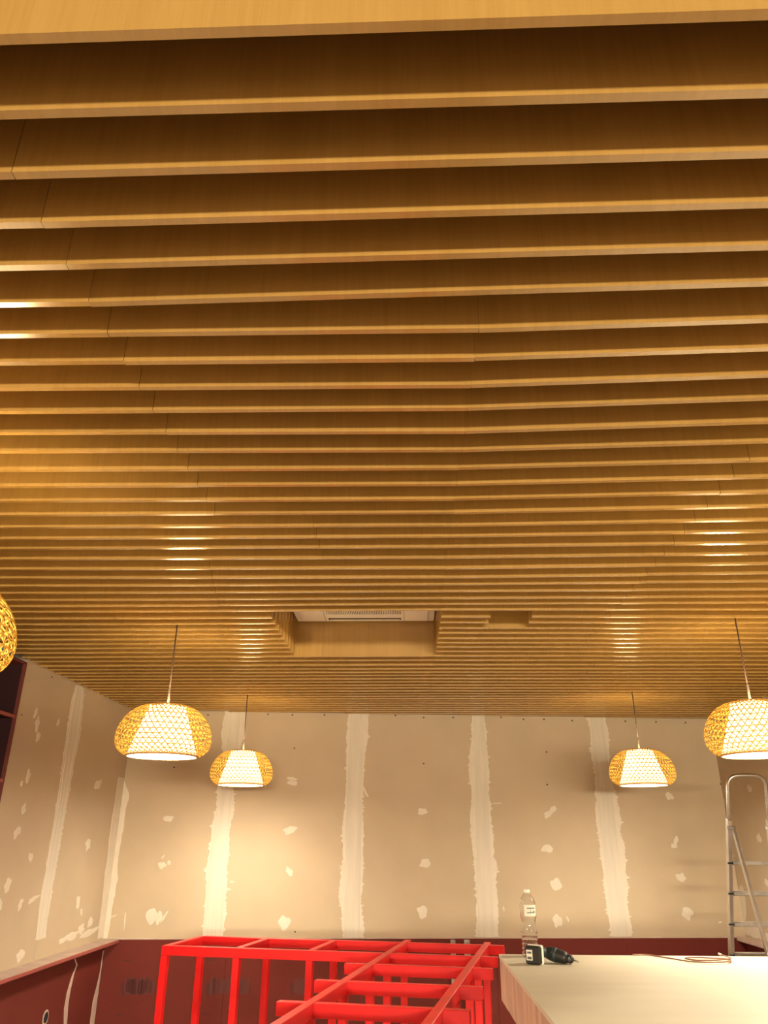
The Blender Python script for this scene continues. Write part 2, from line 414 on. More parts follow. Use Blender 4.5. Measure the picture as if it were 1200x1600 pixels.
def blob(W, parent, x, y, rx, ry, ang=0.0, seed=0, name='filler_patch', rough=0.16, m='filler'):
    r_ = random.Random(seed); u, z = W.px(x, y)
    k = abs(W.px(x + 1, y)[0] - u); kz = abs(W.px(x, y + 1)[1] - z)
    n = 20; ol = []
    ph = [(r_.uniform(0, 6.28), r_.uniform(0.3, 1.0)) for _ in range(4)]
    for i in range(n):
        t = 2 * math.pi * i / n
        rr = 1 + rough * sum(a * math.sin((j + 2) * t + p) for j, (p, a) in enumerate(ph)) * 0.8
        a_, b_ = math.cos(t) * rx * rr, math.sin(t) * ry * rr
        ca, sa = math.cos(ang), math.sin(ang)
        ol.append((u + (a_ * ca - b_ * sa) * k, z + (a_ * sa + b_ * ca) * kz))
    bm = bmesh.new(); poly_slab(bm, W, ol, 0.0, 0.0020, 0.10); return finish(name, bm, M[m], parent)
R_ = math.radians
for i, p in enumerate([(263, 1279, 8, 5, 0.2), (253, 1352, 6, 5.5, 0.2), (264, 1348, 3, 3.5, 0), (255, 1338.5, 4, 1.2, 0.8), (236.5, 1431.6, 8.5, 13, -0.2), (248, 1434, 4, 12, -0.15), (256, 1433, 2, 10, -0.5),
                       (456, 1216.5, 8, 2.5, -0.1), (457, 1223, 8.5, 4, -0.05), (453, 1297, 10.5, 6, 0.2), (452, 1362, 8, 4.5, -0.9), (444, 1442, 8.5, 12, 0.15), (570, 1236, 2, 11, 0.5),
                       (660, 1268, 8, 5, 0.35), (664.5, 1349, 8.5, 7, 0.1), (660, 1425, 7.5, 10.5, 0.45),
                       (855, 1273, 5.5, 5, 0.4), (863, 1266, 4, 9, -0.6), (855, 1326, 9.5, 6, 0.1), (869, 1382, 8, 10.5, 0.6), (871, 1439, 7, 10.5, 0), (787, 1420, 1.4, 4.5, 0), (887, 1436, 1.6, 4.5, 0.4),
                       (1056, 1314, 3.2, 9, -0.4), (1053, 1322, 5, 3.5, 0.2), (1064, 1371, 7.5, 7, 0), (1074, 1427, 8.5, 10, 0.2), (1125, 1441, 3, 1.8, 0), (1046, 1244, 6, 6, 0.8), (357, 1390, 4, 1.5, 0.1), (362, 1378, 4, 1.4, 0),
                       (175, 1432, 7, 1.2, 0.3), (195, 1438, 1.1, 14, 0.05), (777, 1255, 7, 1.1, 0.02)]):
    blob(BACK, wall_back, *p, seed=40 + i)
# bare screw heads
for x, y in [(325, 1117), (419, 1116), (457, 1117), (507, 1117), (460, 1169), (618, 1118), (662, 1121), (708, 1121), (662, 1193), (783, 1121), (818, 1124), (850, 1124), (894, 1126), (854, 1175), (855, 1226), (977, 1127), (1025, 1128), (1071, 1129), (272, 1199), (461, 1456), (1126, 1225)]:
    blob(BACK, wall_back, x, y, 1.25, 1.25, 0, 3, 'screw', 0.02, 'screw')

# printed marks on the maroon boards behind the red frame
def print_mark(x, y0, y1, wpx, m, parts, off=0.0146):
    """upright row of dark strokes, too small to read"""
    W = Wall(WA + WN * off, WT, WN)
    bm = bmesh.new()
    for f0, f1 in parts:
        ya, yb = y0 + (y1 - y0) * f0, y0 + (y1 - y0) * f1
        u0, z0 = W.px(x - wpx / 2, ya); u1, z1 = W.px(x + wpx / 2, yb)
        wall_box(bm, W, u0, u1, min(z0, z1), max(z0, z1), -0.0004, 0.0003)
    return finish('printed_mark', bm, M[m], wall_back)
letters = [(0, .12), (.15, .33), (.37, .52), (.55, .72), (.76, .84), (.87, 1.0)]
for xw, xb0, xb1, xs in ((191.5, 196, 240, None), (325, 329, 388, 390.5), (455.5, 460, 512, None)):
    print_mark(xw, 1536, 1555, 3.0, 'print', letters)
    rp = random.Random(int(xw)); x = xb0
    W = Wall(WA + WN * 0.0146, WT, WN); bm = bmesh.new()
    while x < xb1:
        ww = rp.uniform(1.0, 1.9); ya = 1528 + rp.choice((0, 0, 2, 5)); yb = 1554 - rp.choice((0, 0, 1, 4))
        u0, z0 = W.px(x, ya); u1, z1 = W.px(x + ww, yb); wall_box(bm, W, u0, u1, z1, z0, -0.0004, 0.0002)
        x += ww + rp.uniform(0.5, 1.1)
    o = finish('printed_mark', bm, M['print_faint'], wall_back)
    if xs: print_mark(xs, 1541, 1555, 1.3, 'print', letters)
for x, y in ((328, 1500), (452, 1498.5), (199, 1500.5), (322, 1584), (186, 1586.5)):
    W = Wall(WA + WN * 0.0146, WT, WN); bm = bmesh.new(); u0, z0 = W.px(x - 5.5, y + 0.8); u1, z1 = W.px(x + 5.5, y - 0.6); wall_box(bm, W, u0, u1, z0, z1, -0.0004, 0.0003)
    finish('printed_mark', bm, M['print'], wall_back)

# --- left wall
NI0, NI1 = 3.9, 5.46                                   # the maroon shelving unit stands in the wall between these
bm = bmesh.new(); wall_box(bm, LEFT, NI1, 8.3, 0, ZTOP + 0.06, -0.15, -0.0135); wall_box(bm, LEFT, YN, NI0, 0, ZTOP + 0.06, -0.15, -0.0135); wall_box(bm, LEFT, NI0, NI1, 0, ZL, -0.15, -0.0135)
wall_left = structure(finish('wall_left', bm, M['galv']), 'left wall of beige plasterboard with filler marks above a maroon lower part', 'wall')
sl = LEFT.px(87, 1290)[0]
for a, b, z0, z1 in ((YN, -3.0, ZL, ZTOP + .05), (-3.0, -0.5, ZL, ZTOP + .05), (-0.5, 2.0, ZL, ZTOP + .05), (2.0, NI0, ZL, ZTOP + .05), (NI1, sl, ZL, ZTOP + .05), (sl, 7.81, ZL, ZTOP + .05)):
    bm = bmesh.new(); wall_box(bm, LEFT, a + 0.0015, b - 0.0015, z0 + 0.002, z1, -0.0125, 0.0); finish('drywall_panel', bm, M['board'], wall_left)
LOW = 0.03
for a, b in ((YN, -2.5), (-2.5, 0.0), (0.0, 2.5), (2.5, 5.0), (5.0, 7.0), (7.0, 7.81)):
    bm = bmesh.new(); wall_box(bm, LEFT, a + 0.001, b - 0.001, 0, ZL - 0.03, -0.0125, LOW); finish('lining_board', bm, M['maroon'], wall_left)
bm = bmesh.new(); wall_box(bm, LEFT, YN, 7.80, ZL - 0.028, ZL - 0.002, -0.01, 0.155, 0.002); finish('ledge_board', bm, M['maroon_edge'], wall_left)
bm = bmesh.new(); wall_box(bm, LEFT, YN, 7.79, ZL - 0.002, ZL + 0.002, -0.01, 0.152); finish('ledge_top', bm, M['ledge'], wall_left)
rows = [(1070, 118, 133), (1100, 111, 131), (1140, 105, 127), (1180, 99, 118), (1243, 91, 107), (1300, 81, 97), (1340, 75, 90), (1400, 64, 80), (1469, 55, 70)]
seam(LEFT, wall_left, rows, [(y, l + 3, r - 3) for y, l, r in rows], 0.010)
for i, p in enumerate([(44, 1213, 3, 11, 0), (34, 1224, 1.6, 5, 0), (37, 1264, 3.5, 8, -.1), (27, 1300, 5, 9, -.2), (48, 1339, 3.5, 7, 0), (12, 1383, 5, 11, 0), (153, 1226, 4.5, 9, -.3), (137.5, 1319, 4, 9, 0), (122, 1410, 2.5, 11, 0), (127, 1425, 1.5, 6, .2),
                       (56, 1114, 2.5, 8, -.1), (58.5, 1131, 3.5, 11, 0), (60, 1151, 3, 8, 0), (91, 1129, 1.8, 6, -.1), (52, 1405, 8, 4, .6), (32, 1413, 3, 9, -.2),
                       (140, 1457, 14, 5, .35), (112, 1463, 10, 6, .35), (127, 1452, 5, 7, 0), (141, 1441, 3.5, 8, -.2), (100, 1468, 8, 4, .4), (0, 1415, 3, 10, 0), (32, 1493, 6, 9, .2)]):
    blob(LEFT, wall_left, *p, seed=140 + i, rough=0.2)
rows = []
for y, x in ((1214, 190), (1300, 177), (1400, 165), (1467, 157)):
    u, z = LEFT.px(x - 4.5, y); rows.append((z, u, 7.803))
bm = bmesh.new(); strip(bm, LEFT, rows, 0.0, 0.002, 0.006, rng, 8); finish('joint_compound', bm, M['filler'], wall_left)
for x, y in ((34, 1117), (81, 1058)): blob(LEFT, wall_left, x, y, 0.9, 1.3, 0, 3, 'screw', 0.02, 'screw')
# pale torn filler seams and the cable hole on the maroon lower part
LW = Wall(LEFT.a + LEFT.n * LOW, LEFT.t, LEFT.n)
def crack(pts, wd, m='ledge'):
    rows = []
    for (x, y), ww in zip(pts, wd):
        u, z = LW.px(x, y); rows.append((z, u - ww, u + ww))
    bm = bmesh.new(); strip(bm, LW, rows, 0.0, 0.002, 0.004, rng, 4); finish('torn_filler', bm, M['ledge'], wall_left)
crack([(117, 1498), (120, 1508), (114, 1524), (107, 1550), (103, 1575), (102, 1600), (101, 1640)], [.008, .014, .02, .035, .04, .03, .02])
rows = []
for (x, y), ww in zip([(160, 1486), (157, 1520), (154, 1560), (148, 1590), (145, 1640)], (.01, .012, .05, .05, .03)):
    u, z = LW.px(x, y); rows.append((z, 7.785 - ww * 2.2, 7.785))
bm = bmesh.new(); strip(bm, LW, rows, 0.0, 0.002, 0.004, rng, 4); finish('torn_filler', bm, M['ledge'], wall_left)
hu, hz = LW.px(71, 1590)
for nm, r0, o0, o1, m in (('hole_rim', 0.052, 0.0, 0.003, 'ledge'), ('cable_hole', 0.038, 0.002, 0.0042, 'hole')):
    bm = bmesh.new(); poly_slab(bm, LW, [(hu + r0 * math.cos(t) * random.uniform(.93, 1.05), hz + r0 * math.sin(t)) for t in [2 * math.pi * i / 22 for i in range(22)]], o0, o1, 0.03); finish(nm, bm, M[m], wall_left)

# --- maroon shelving unit let into the left wall
un = thing('wall_shelving', 'tall dark maroon shelving let into the left wall beside the bare plasterboard', 'shelving', (XL, NI0, ZL))
D = 0.42
def unit_box(name, lo, hi, m):
    bm = bmesh.new(); box(bm, lo, hi, None, 0.002); return finish(name, bm, M[m], un)
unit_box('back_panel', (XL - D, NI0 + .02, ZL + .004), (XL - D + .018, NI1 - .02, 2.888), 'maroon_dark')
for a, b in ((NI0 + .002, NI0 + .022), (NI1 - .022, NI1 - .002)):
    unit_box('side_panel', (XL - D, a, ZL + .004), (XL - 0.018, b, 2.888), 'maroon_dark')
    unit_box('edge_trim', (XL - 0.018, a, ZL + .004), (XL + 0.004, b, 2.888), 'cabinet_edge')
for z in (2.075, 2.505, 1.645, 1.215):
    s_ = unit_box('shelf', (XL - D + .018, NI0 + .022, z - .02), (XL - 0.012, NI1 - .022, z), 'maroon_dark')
    bm = bmesh.new(); box(bm, (XL - 0.012, NI0 + .022, z - .021), (XL + .002, NI1 - .022, z + .001)); finish('shelf_edge', bm, M['maroon_edge'], un) 
unit_box('top_panel', (XL - D, NI0 + .022, 2.868), (XL + 0.004, NI1 - .022, 2.888), 'cabinet_edge')

# --- right wall
bm = bmesh.new(); wall_box(bm, RIGHT, YN, 8.8, 0, ZTOP + 0.06, -0.15, -0.0135)
wall_right = structure(finish('wall_right', bm, M['galv']), 'right wall of filled plasterboard behind the stepladder', 'wall')
for a, b in ((YN, -3.0), (-3.0, -0.5), (-0.5, 2.0), (2.0, 4.6), (4.6, 7.15), (7.15, wall_y(XR) + 0.005)):
    bm = bmesh.new(); wall_box(bm, RIGHT, a + 0.0015, b - 0.0015, ZL + .002, ZTOP + .05, -0.0125, 0.0); finish('drywall_panel', bm, M['board'], wall_right)
    bm = bmesh.new(); wall_box(bm, RIGHT, a + 0.0015, b - 0.0015, 0, ZL - .03, -0.0125, 0.02); finish('lining_board', bm, M['maroon'], wall_right)
bm = bmesh.new(); wall_box(bm, RIGHT, YN, wall_y(XR) - 0.02, ZL - 0.028, ZL - 0.002, -0.01, 0.10, 0.002); finish('ledge_board', bm, M['ledge'], wall_right)
bm = bmesh.new(); wall_box(bm, RIGHT, YN, wall_y(XR) - 0.02, ZL - 0.002, ZL + 0.002, -0.01, 0.098); finish('ledge_top', bm, M['ledge'], wall_right)
for i, p in enumerate([(1129, 1254, 4, 8, 0), (1126, 1274, 3, 15, -.1), (1131, 1300, 4, 18, 0), (1130, 1340, 3, 7, 0), (1171, 1232, 3.5, 5.5, 0), (1186, 1310, 3.5, 7, 0), (1198, 1379, 3.5, 5, 0), (1160, 1415, 5, 35, .1), (1180, 1456, 14, 9, -.2), (1165, 1452, 8, 10, 0), (1196, 1465, 10, 8, 0), (1143, 1380, 4, 30, .15)]):
    blob(RIGHT, wall_right, *p, seed=240 + i, rough=0.18)
# --- wall behind the viewer
bm = bmesh.new(); box(bm, (XL - 0.2, YN - 0.15, 0), (XR + 0.2, YN, ZTOP + 0.06))
structure(finish('wall_front', bm, M['board']), 'plain plasterboard wall at the near end of the room', 'wall')

# ------------------------------------------------------------------ air conditioner in the ceiling opening
AX0, AX1, AY1 = -0.785, 0.200, 5.315; AY0 = AY1 - 0.985; AZ = ZTOP
ac = thing('ceiling_air_conditioner', 'white square cassette air conditioner recessed between the ceiling slats', 'air conditioner', ((AX0 + AX1) / 2, (AY0 + AY1) / 2, AZ))
bm = bmesh.new(); cxm, cym = (AX0 + AX1) / 2, (AY0 + AY1) / 2
box(bm, (AX0, AY0, AZ), (AX1, AY1, AZ + 0.018), None, 0.006)
finish('panel', bm, M['white_plastic'], ac)
bm = bmesh.new(); box(bm, (AX0 + 0.04, AY0 + 0.04, AZ - 0.012), (AX1 - 0.04, AY1 - 0.04, AZ + 0.004), None, 0.010)
face = finish('raised_face', bm, M['white_plastic'], ac)
def slot(cx_, cy_, lx, ly):
    bm = bmesh.new(); box(bm, (cx_ - lx / 2, cy_ - ly / 2, AZ - 0.0135), (cx_ + lx / 2, cy_ + ly / 2, AZ - 0.011)); f = finish('air_outlet', bm, M['dark_slot'], ac)
    bm = bmesh.new()
    if lx > ly: box(bm, (cx_ - lx / 2 + .01, cy_ + ly * .12, AZ - 0.017), (cx_ + lx / 2 - .01, cy_ + ly * .42, AZ - 0.0135))
    else: box(bm, (cx_ - lx * .40, cy_ - ly / 2 + .01, AZ - 0.017), (cx_ - lx * .1, cy_ + ly / 2 - .01, AZ - 0.0135))
    finish('outlet_flap', bm, M['white_plastic'], f)
slot(cxm, 5.205, 0.515, 0.042); slot(cxm, AY0 + 0.11, 0.515, 0.042); slot(AX0 + 0.11, cym - .12, 0.042, 0.56); slot(AX1 - 0.11, cym - .12, 0.042, 0.56)
bm = bmesh.new(); box(bm, (cxm - .265, cym - .27, AZ - 0.0130), (cxm + .265, cym + .262, AZ - 0.0115)); gr = finish('intake_grille', bm, M['dark_slot'], ac)
bm = bmesh.new()
for i in range(45): x = cxm - .262 + .524 * i / 44; box(bm, (x - .0034, cym - .27, AZ - 0.0155), (x + .0034, cym + .262, AZ - 0.0130))
for y in (-.27, -.14, -.01, .10): box(bm, (cxm - .265, cym + y, AZ - 0.0160), (cxm + .265, cym + y + .02, AZ - 0.0131))
o = finish('grille_bars', bm, M['white_plastic'], gr); o['kind'] = 'stuff'
for x in (AX0 + .215, AX1 - .215):
    bm = bmesh.new(); box(bm, (x - .0012, AY0 + .05, AZ - 0.0128), (x + .0012, AY1 - .05, AZ - 0.0118)); finish('panel_gap', bm, M['dark_slot'], ac)

# ------------------------------------------------------------------ pendant lamps
PROF = [(.108, .285), (.150, .274), (.192, .250), (.228, .214), (.254, .170), (.268, .124), (.270, .085), (.258, .048), (.232, .020), (.200, .002)]
def prof_at(f):
    f *= len(PROF) - 1; i = min(int(f), len(PROF) - 2); g = f - i
    p = [PROF[max(0, min(len(PROF) - 1, i + k))] for k in (-1, 0, 1, 2)]
    def cr(a, b, c, d): return 0.5 * ((2 * b) + (-a + c) * g + (2 * a - 5 * b + 4 * c - d) * g * g + (-a + 3 * b - 3 * c + d) * g ** 3)
    return cr(*[q[0] for q in p]), cr(*[q[1] for q in p])
def make_weave():
    bm = bmesh.new(); NS, K = 48, 22; TW = 1.15; wd = 0.0030
    for s in (1, -1):
        for j in range(NS):
            prev = None
            for k in range(K + 1):
                f = k / K; r, z = prof_at(f); r += 0.0012 * s
                th = 2 * math.pi * j / NS + s * TW * f
                r2, z2 = prof_at(min(1, f + .01)); r2 += 0.0012 * s; th2 = th + s * TW * .01
                p = Vector((r * math.cos(th), r * math.sin(th), z)); q = Vector((r2 * math.cos(th2), r2 * math.sin(th2), z2))
                if f >= 1: t = last
                else: t = (q - p).normalized()
                last = t
                n = Vector((math.cos(th), math.sin(th), 0.3 * (z - .1) / .15)).normalized(); sd = t.cross(n).normalized() * wd
                v = (bm.verts.new(p - sd), bm.verts.new(p + sd))
                if prev: bm.faces.new((prev[0], prev[1], v[1], v[0]))
                prev = v
    for i in range(1, 13):
        r, z = prof_at(i / 13.0); r += 0.0002
        r2, z2 = prof_at(i / 13.0 + .012)
        lathe(bm, [(r, z + .0011), (r2, z2 - .0002)] if abs(z - z2) > 1e-4 else [(r, z + .001), (r, z - .001)], 48)
    return bm
_weave = None
def pendant(label, x, y, zb=2.132, gl=0.0):
    t = thing('pendant_lamp', label, 'lamp', (x, y, zb), 0, 'woven bamboo pendant lamps')
    global _weave
    def child(name, me, m=None, parent=t, loc=(0, 0, 0)):
        o = bpy.data.objects.new(name, me); COL.objects.link(o); o.parent = parent; o.location = loc; return o
    if _weave is None:
        _weave = {}
        def mk(name, bm, m, smooth=True):
            bmesh.ops.recalc_face_normals(bm, faces=bm.faces) if name != 'bamboo_weave' else None
            me = bpy.data.meshes.new(name); bm.to_mesh(me); bm.free(); me.materials.append(M[m])
            for p in me.polygons: p.use_smooth = smooth
            _weave[name] = me
        mk('bamboo_weave', make_weave(), 'bamboo', False)
        bm = bmesh.new(); lathe(bm, [(.196, .003), (.104, .278), (.102, .278), (.194, .003)], 56, closed=True); mk('inner_shade', bm, 'shade')
        bm = bmesh.new(); lathe(bm, [(.0, .2785), (.104, .2785), (.104, .2765), (.0, .2765)], 56); mk('shade_top', bm, 'shade_top')
        bm = bmesh.new(); lathe(bm, [(.193, -.001), (.204, -.001), (.206, .006), (.200, .010), (.193, .007)], 56, closed=True); mk('rim_ring', bm, 'rim')
        bm = bmesh.new(); lathe(bm, [(.100, .284), (.112, .282), (.112, .289), (.100, .290)], 48, closed=True); mk('top_ring', bm, 'rim')
        bm = bmesh.new(); lathe(bm, [(.0, .291), (.022, .291), (.022, .296), (.007, .300), (.006, .385), (.0, .386)], 16); mk('cord_sleeve', bm, 'pale_sleeve')
        bm = bmesh.new(); lathe(bm, [(.0, .17), (.016, .172), (.026, .19), (.028, .21), (.018, .24), (.016, .278), (.0, .279)], 16); mk('bulb', bm, 'bulb')
        L = ZTOP + .05 - zb
        bm = bmesh.new(); tube(bm, [(0, 0, .30), (0, 0, L)], .0042, 8); mk('cord', bm, 'cord')
    for nm in ('bamboo_weave', 'inner_shade', 'rim_ring', 'top_ring', 'cord_sleeve', 'bulb', 'cord'): child(nm, _weave[nm])
    child('shade_top', _weave['shade_top'])
    l = point('lamp_light', (0, 0, .115), BULB_W, .045); l.parent = t
    d = bpy.data.lights.new('lamp_disc', 'AREA'); d.shape = 'DISK'; d.size = .384; d.energy = DISC_W; d.color = WARM
    o = bpy.data.objects.new('lamp_disc', d); COL.objects.link(o); o.parent = t; o.location = (0, 0, .004)
    return t
pendant('large bamboo pendant lamp hanging by the left wall, in front of the back corner', -1.405, 4.49)
pendant('far bamboo pendant lamp hanging before the leftmost filled joint of the back wall', -1.448, 6.93)
pendant('far bamboo pendant lamp hanging before the back wall above the water bottle and counter', 1.988, 6.80)
pendant('bamboo pendant lamp hanging above the aluminium stepladder, cut by the picture edge', 1.925, 4.36)
pendant('nearest bamboo pendant lamp, only its rim showing beside the maroon shelving', -1.42, 2.10)
for x, y in ((1.95, 2.0), (-1.42, -2.8), (1.95, -2.8)):
    row_spot((x, y, 2.24))
point('added_wall_glow', (1.95, 2.0, 2.27), 14.0, .2, (1.0, 0.74, 0.38))  # extra golden point light, out of view, added to brighten the left wall

# ------------------------------------------------------------------ red timber frame
ra = math.radians(10.6); RU = Vector((math.cos(ra), -math.sin(ra), 0)); RV = Vector((math.sin(ra), math.cos(ra), 0)); RO = Vector((-1.768, 6.153, 0))
fr = thing('timber_frame', 'bright red painted timber frame of posts and crossbars before the back wall', 'frame', RO, -ra)
ZT, HH, WW = 1.0, 0.060, 0.048
def rbox(name, u0, u1, v0, v1, z0, z1):
    bm = bmesh.new(); box(bm, (u0, v0, z0), (u1, v1, z1), None, 0.0025); return finish(name, bm, M['red'], fr, local=True)
US = [.024, .570, 1.105]; BU = [1.648, 2.255]; VR = [.025, .630]; VX = [-.475, -1.105, -1.712, -2.32, -2.93]
for v in VR: rbox('long_rail', 0.0, 2.39, v - WW / 2, v + WW / 2, ZT - HH, ZT)
for u in US: rbox('cross_piece', u - WW / 2, u + WW / 2, VR[0] + WW / 2 + .0005, VR[1] - WW / 2 - .0005, ZT - HH, ZT)
for v in VX: rbox('crossbar', 1.487, 2.40, v - WW / 2, v + WW / 2, ZT - HH, ZT - .0005)
for u in BU:
    vs = [-3.05] + sorted(VX) + VR + [.79]
    rbox('long_beam', u - WW / 2, u + WW / 2, -3.05, .79, ZT - HH + .002, ZT + .0015)
for u in US:
    for v in VR: rbox('post', u - WW / 2, u + WW / 2, v - WW / 2, v + WW / 2, 0.0, ZT - HH)
for u in BU:
    for v in VR + VX: rbox('post', u - WW / 2 + .001, u + WW / 2 - .001, v - WW / 2, v + WW / 2, 0.0, ZT - HH)

# two galvanised studs leaning on the maroon boards
for px_, lab in ((707, 'narrow galvanised steel stud leaning on the maroon wall behind the red frame'), (729, 'wider galvanised steel stud with a bright lip behind the red frame')):
    W = Wall(WA + WN * 0.016, WT, WN); u, z = W.px(px_, 1470); wd = .042 if px_ < 720 else .052
    st = thing('metal_stud', lab, 'steel stud', W.P(u, 0, 0.05), 0, 'steel studs behind the red frame')
    mt = Matrix((WT, Vector((0, 0, 1)), WN)).transposed().to_4x4()
    def sb(name, u0, u1, o0, o1, m):
        bm = bmesh.new(); p = Matrix.Translation(W.P(u, 0, 0)) @ mt
        box(bm, (u0, 0.0, o0), (u1, ZL - .012, o1), p); return finish(name, bm, M[m], st)
    sb('web', -wd / 2, wd / 2, 0.001, 0.003, 'galv'); sb('flange', -wd / 2, -wd / 2 + .003, .003, .035, 'galv'); sb('flange', wd / 2 - .003, wd / 2, .003, .035, 'alu')

# ------------------------------------------------------------------ counter
TX0, TX1, TY0, TY1, TZ = 0.452, 2.72, 2.15, 4.36, 1.18
ct = thing('counter', 'unfinished counter with a pale plywood top and pinkish plywood apron', 'counter', ((TX0 + TX1) / 2, (TY0 + TY1) / 2, 0))
bm = bmesh.new(); box(bm, (TX0, TY0, TZ - .018), (TX1, TY1, TZ), None, 0.0015); finish('counter_top', bm, M['plywood'], ct)
apr = [(4.355, 4.10), (4.10, 3.76), (3.76, 3.20), (3.20, 2.66), (2.66, 2.16)]
for i, (b, a) in enumerate(apr):
    bm = bmesh.new(); dx = (.002, .004, .0015, .005, .002)[i]; box(bm, (TX0 + dx, a + .001, TZ - .195), (TX0 + .022 + dx, b - .001, TZ - .0185), None, .001); finish('apron_board', bm, M['apron'], ct)
for x0 in (TX0 + .03, 1.6):
    bm = bmesh.new(); x1 = 1.598 if x0 < 1 else TX1 - .004; box(bm, (x0, TY1 - .025, TZ - .195), (x1, TY1 - .004, TZ - .0185), None, .001); finish('apron_board', bm, M['apron'], ct)
    bm = bmesh.new(); box(bm, (x0, TY0 + .006, TZ - .195), (x1, TY0 + .027, TZ - .0185), None, .001); finish('apron_board', bm, M['apron'], ct)
for x in (TX0 + .32, TX1 - .1):
    for y in (TY0 + .12, TY1 - .16):
        bm = bmesh.new(); box(bm, (x - .035, y - .035, 0), (x + .035, y + .035, TZ - .0185), None, .002); finish('leg', bm, M['apron'], ct)
for y in (TY0 + .12, TY1 - .16):
    bm = bmesh.new(); box(bm, (TX0 + .05, y - .02, TZ - .12), (TX1 - .05, y + .02, TZ - .02)); finish('bearer', bm, M['apron'], ct)

# ------------------------------------------------------------------ water bottle
bx, by = 0.598, 4.275
bo = thing('water_bottle', 'clear plastic water bottle with a small white label standing on the counter', 'bottle', (bx, by, TZ))
prof = [(.0, .004), (.024, .002), (.034, .0), (.0395, .006), (.0395, .016)]
z = .016
for k in range(5):
    prof += [(.0395, z + .004), (.0345, z + .011), (.0395, z + .018)]; z += .0195
prof += [(.0385, z + .005), (.0345, z + .018), (.0335, z + .040), (.0345, z + .058), (.0395, z + .070), (.0395, z + .128), (.037, z + .140), (.030, z + .158), (.020, z + .172), (.0145, z + .180), (.0145, z + .186)]
top = prof[-1][1]
outer = [(r, zz * .285 / top) for r, zz in prof]
inner = [(max(r - .0012, 0), zz + (.0012 if i < 3 else 0)) for i, (r, zz) in enumerate(outer)][::-1]
bm = bmesh.new(); lathe(bm, outer + inner, 40); bmesh.ops.remove_doubles(bm, verts=bm.verts, dist=1e-5); finish('bottle_body', bm, M['clear'], bo, True, True)
sc_ = .285 / top
bm = bmesh.new(); lathe(bm, [(.0, .281), (.0152, .281), (.0152, .293), (.013, .295), (.0, .295)], 24); bmesh.ops.remove_doubles(bm, verts=bm.verts, dist=1e-6); finish('cap', bm, M['white_plastic'], bo, True, True)
lz0, lz1 = (z + .074) * sc_, (z + .126) * sc_
def label_patch(name, a0, a1, z0, z1, r, m, parent):
    bm = bmesh.new(); n = 12; A = []
    for k in range(n + 1):
        a = a0 + (a1 - a0) * k / n
        A.append([bm.verts.new((r * math.cos(a), r * math.sin(a), zz)) for zz in (z0, z1)])
    for k in range(n): bm.faces.new((A[k][0], A[k + 1][0], A[k + 1][1], A[k][1]))
    return finish(name, bm, M[m], parent, True, True)
A0, A1 = math.radians(235), math.radians(335)
lb = label_patch('label', A0, A1, lz0, lz1, .0398, 'label', bo)
dl = lz1 - lz0
label_patch('label_print', A0 + .35, A1 - .3, lz0 + dl * .66, lz0 + dl * .76, .0400, 'label_dark', lb)
label_patch('label_print', A0 + .35, A1 - .3, lz0 + dl * .28, lz0 + dl * .36, .0400, 'label_dark', lb)
label_patch('label_print', A0 + .75, A1 - .9, lz0 + dl * .36, lz0 + dl * .60, .0400, 'label_green', lb)
label_patch('label_print', A0 + 1.1, A1 - .3, lz0 + dl * .36, lz0 + dl * .50, .0400, 'label_green', lb)

# ------------------------------------------------------------------ cordless drill lying on the counter
dr = thing('cordless_drill', 'black cordless drill lying on its side on the counter beside the bottle', 'drill', (0.583, 4.03, TZ), 0.0)
def dbox(name, lo, hi, m, bev, rot=None, parent=None):
    bm = bmesh.new(); box(bm, lo, hi, None, bev)
    if rot is not None: bmesh.ops.transform(bm, matrix=rot, verts=bm.verts)
    o = finish(name, bm, M[m], dr, False, True)
    if parent is not None: o.parent = parent
    return o
rot = Matrix.Rotation(math.radians(-30), 4, 'Z')
bat = dbox('battery', (-.036, -.030, .002), (.036, .0, .076), 'black', .006, rot)
dbox('battery_shell', (-.038, -.002, .0), (.039, .016, .0785), 'white_plastic', .006, rot)
dbox('battery_label', (-.029, -.0308, .018), (.000, -.0298, .060), 'label', 0.0, rot, bat)
dbox('battery_print', (-.025, -.0314, .022), (-.004, -.0307, .033), 'label_dark', 0.0, rot, bat)
dbox('battery_print', (-.025, -.0314, .045), (-.004, -.0307, .053), 'label_dark', 0.0, rot, bat)
O_ = Vector((0.583, 4.03, TZ))
S0 = at_z(856, 1488.5, TZ + .040) - O_; E0 = at_z(906, 1503.5, TZ + .012) - O_
dv = (E0 - S0).normalized(); LL = (E0 - S0).length; kx = LL / .19
def along(d): return S0 + dv * d * kx
bm = bmesh.new(); tube(bm, [Vector((.004, .010, .040)), Vector((.022, .035, .043)), S0 + Vector((-.012, -.004, .002)), along(.03) + Vector((0, .01, 0))], .02, 14, True, [.030, .022, .021, .024]); finish('handle', bm, M['black_soft'], dr, True, True)
bm = bmesh.new(); tube(bm, [along(-.012), along(-.006), along(.015), along(.06), along(.10), along(.118)], .03, 18, True, [.014, .025, .029, .029, .026, .021]); finish('motor_housing', bm, M['black'], dr, True, True)
bm = bmesh.new(); tube(bm, [along(.030), along(.055)], .0302, 18); finish('rubber_band', bm, M['black_soft'], dr, True, True)
bm = bmesh.new(); tube(bm, [along(.116), along(.122), along(.140), along(.152)], .02, 18, True, [.0185, .0185, .018, .010]); finish('chuck', bm, M['black'], dr, True, True)
bm = bmesh.new(); tube(bm, [along(.132), along(.146)], .0186, 18, True, [.0188, .0140]); finish('chuck_ring', bm, M['alu'], dr, True, True)
bm = bmesh.new(); tube(bm, [along(.15), along(.18), along(.19)], .004, 8, True, [.005, .0038, .001]); finish('drill_bit', bm, M['alu_dull'], dr, True, True)
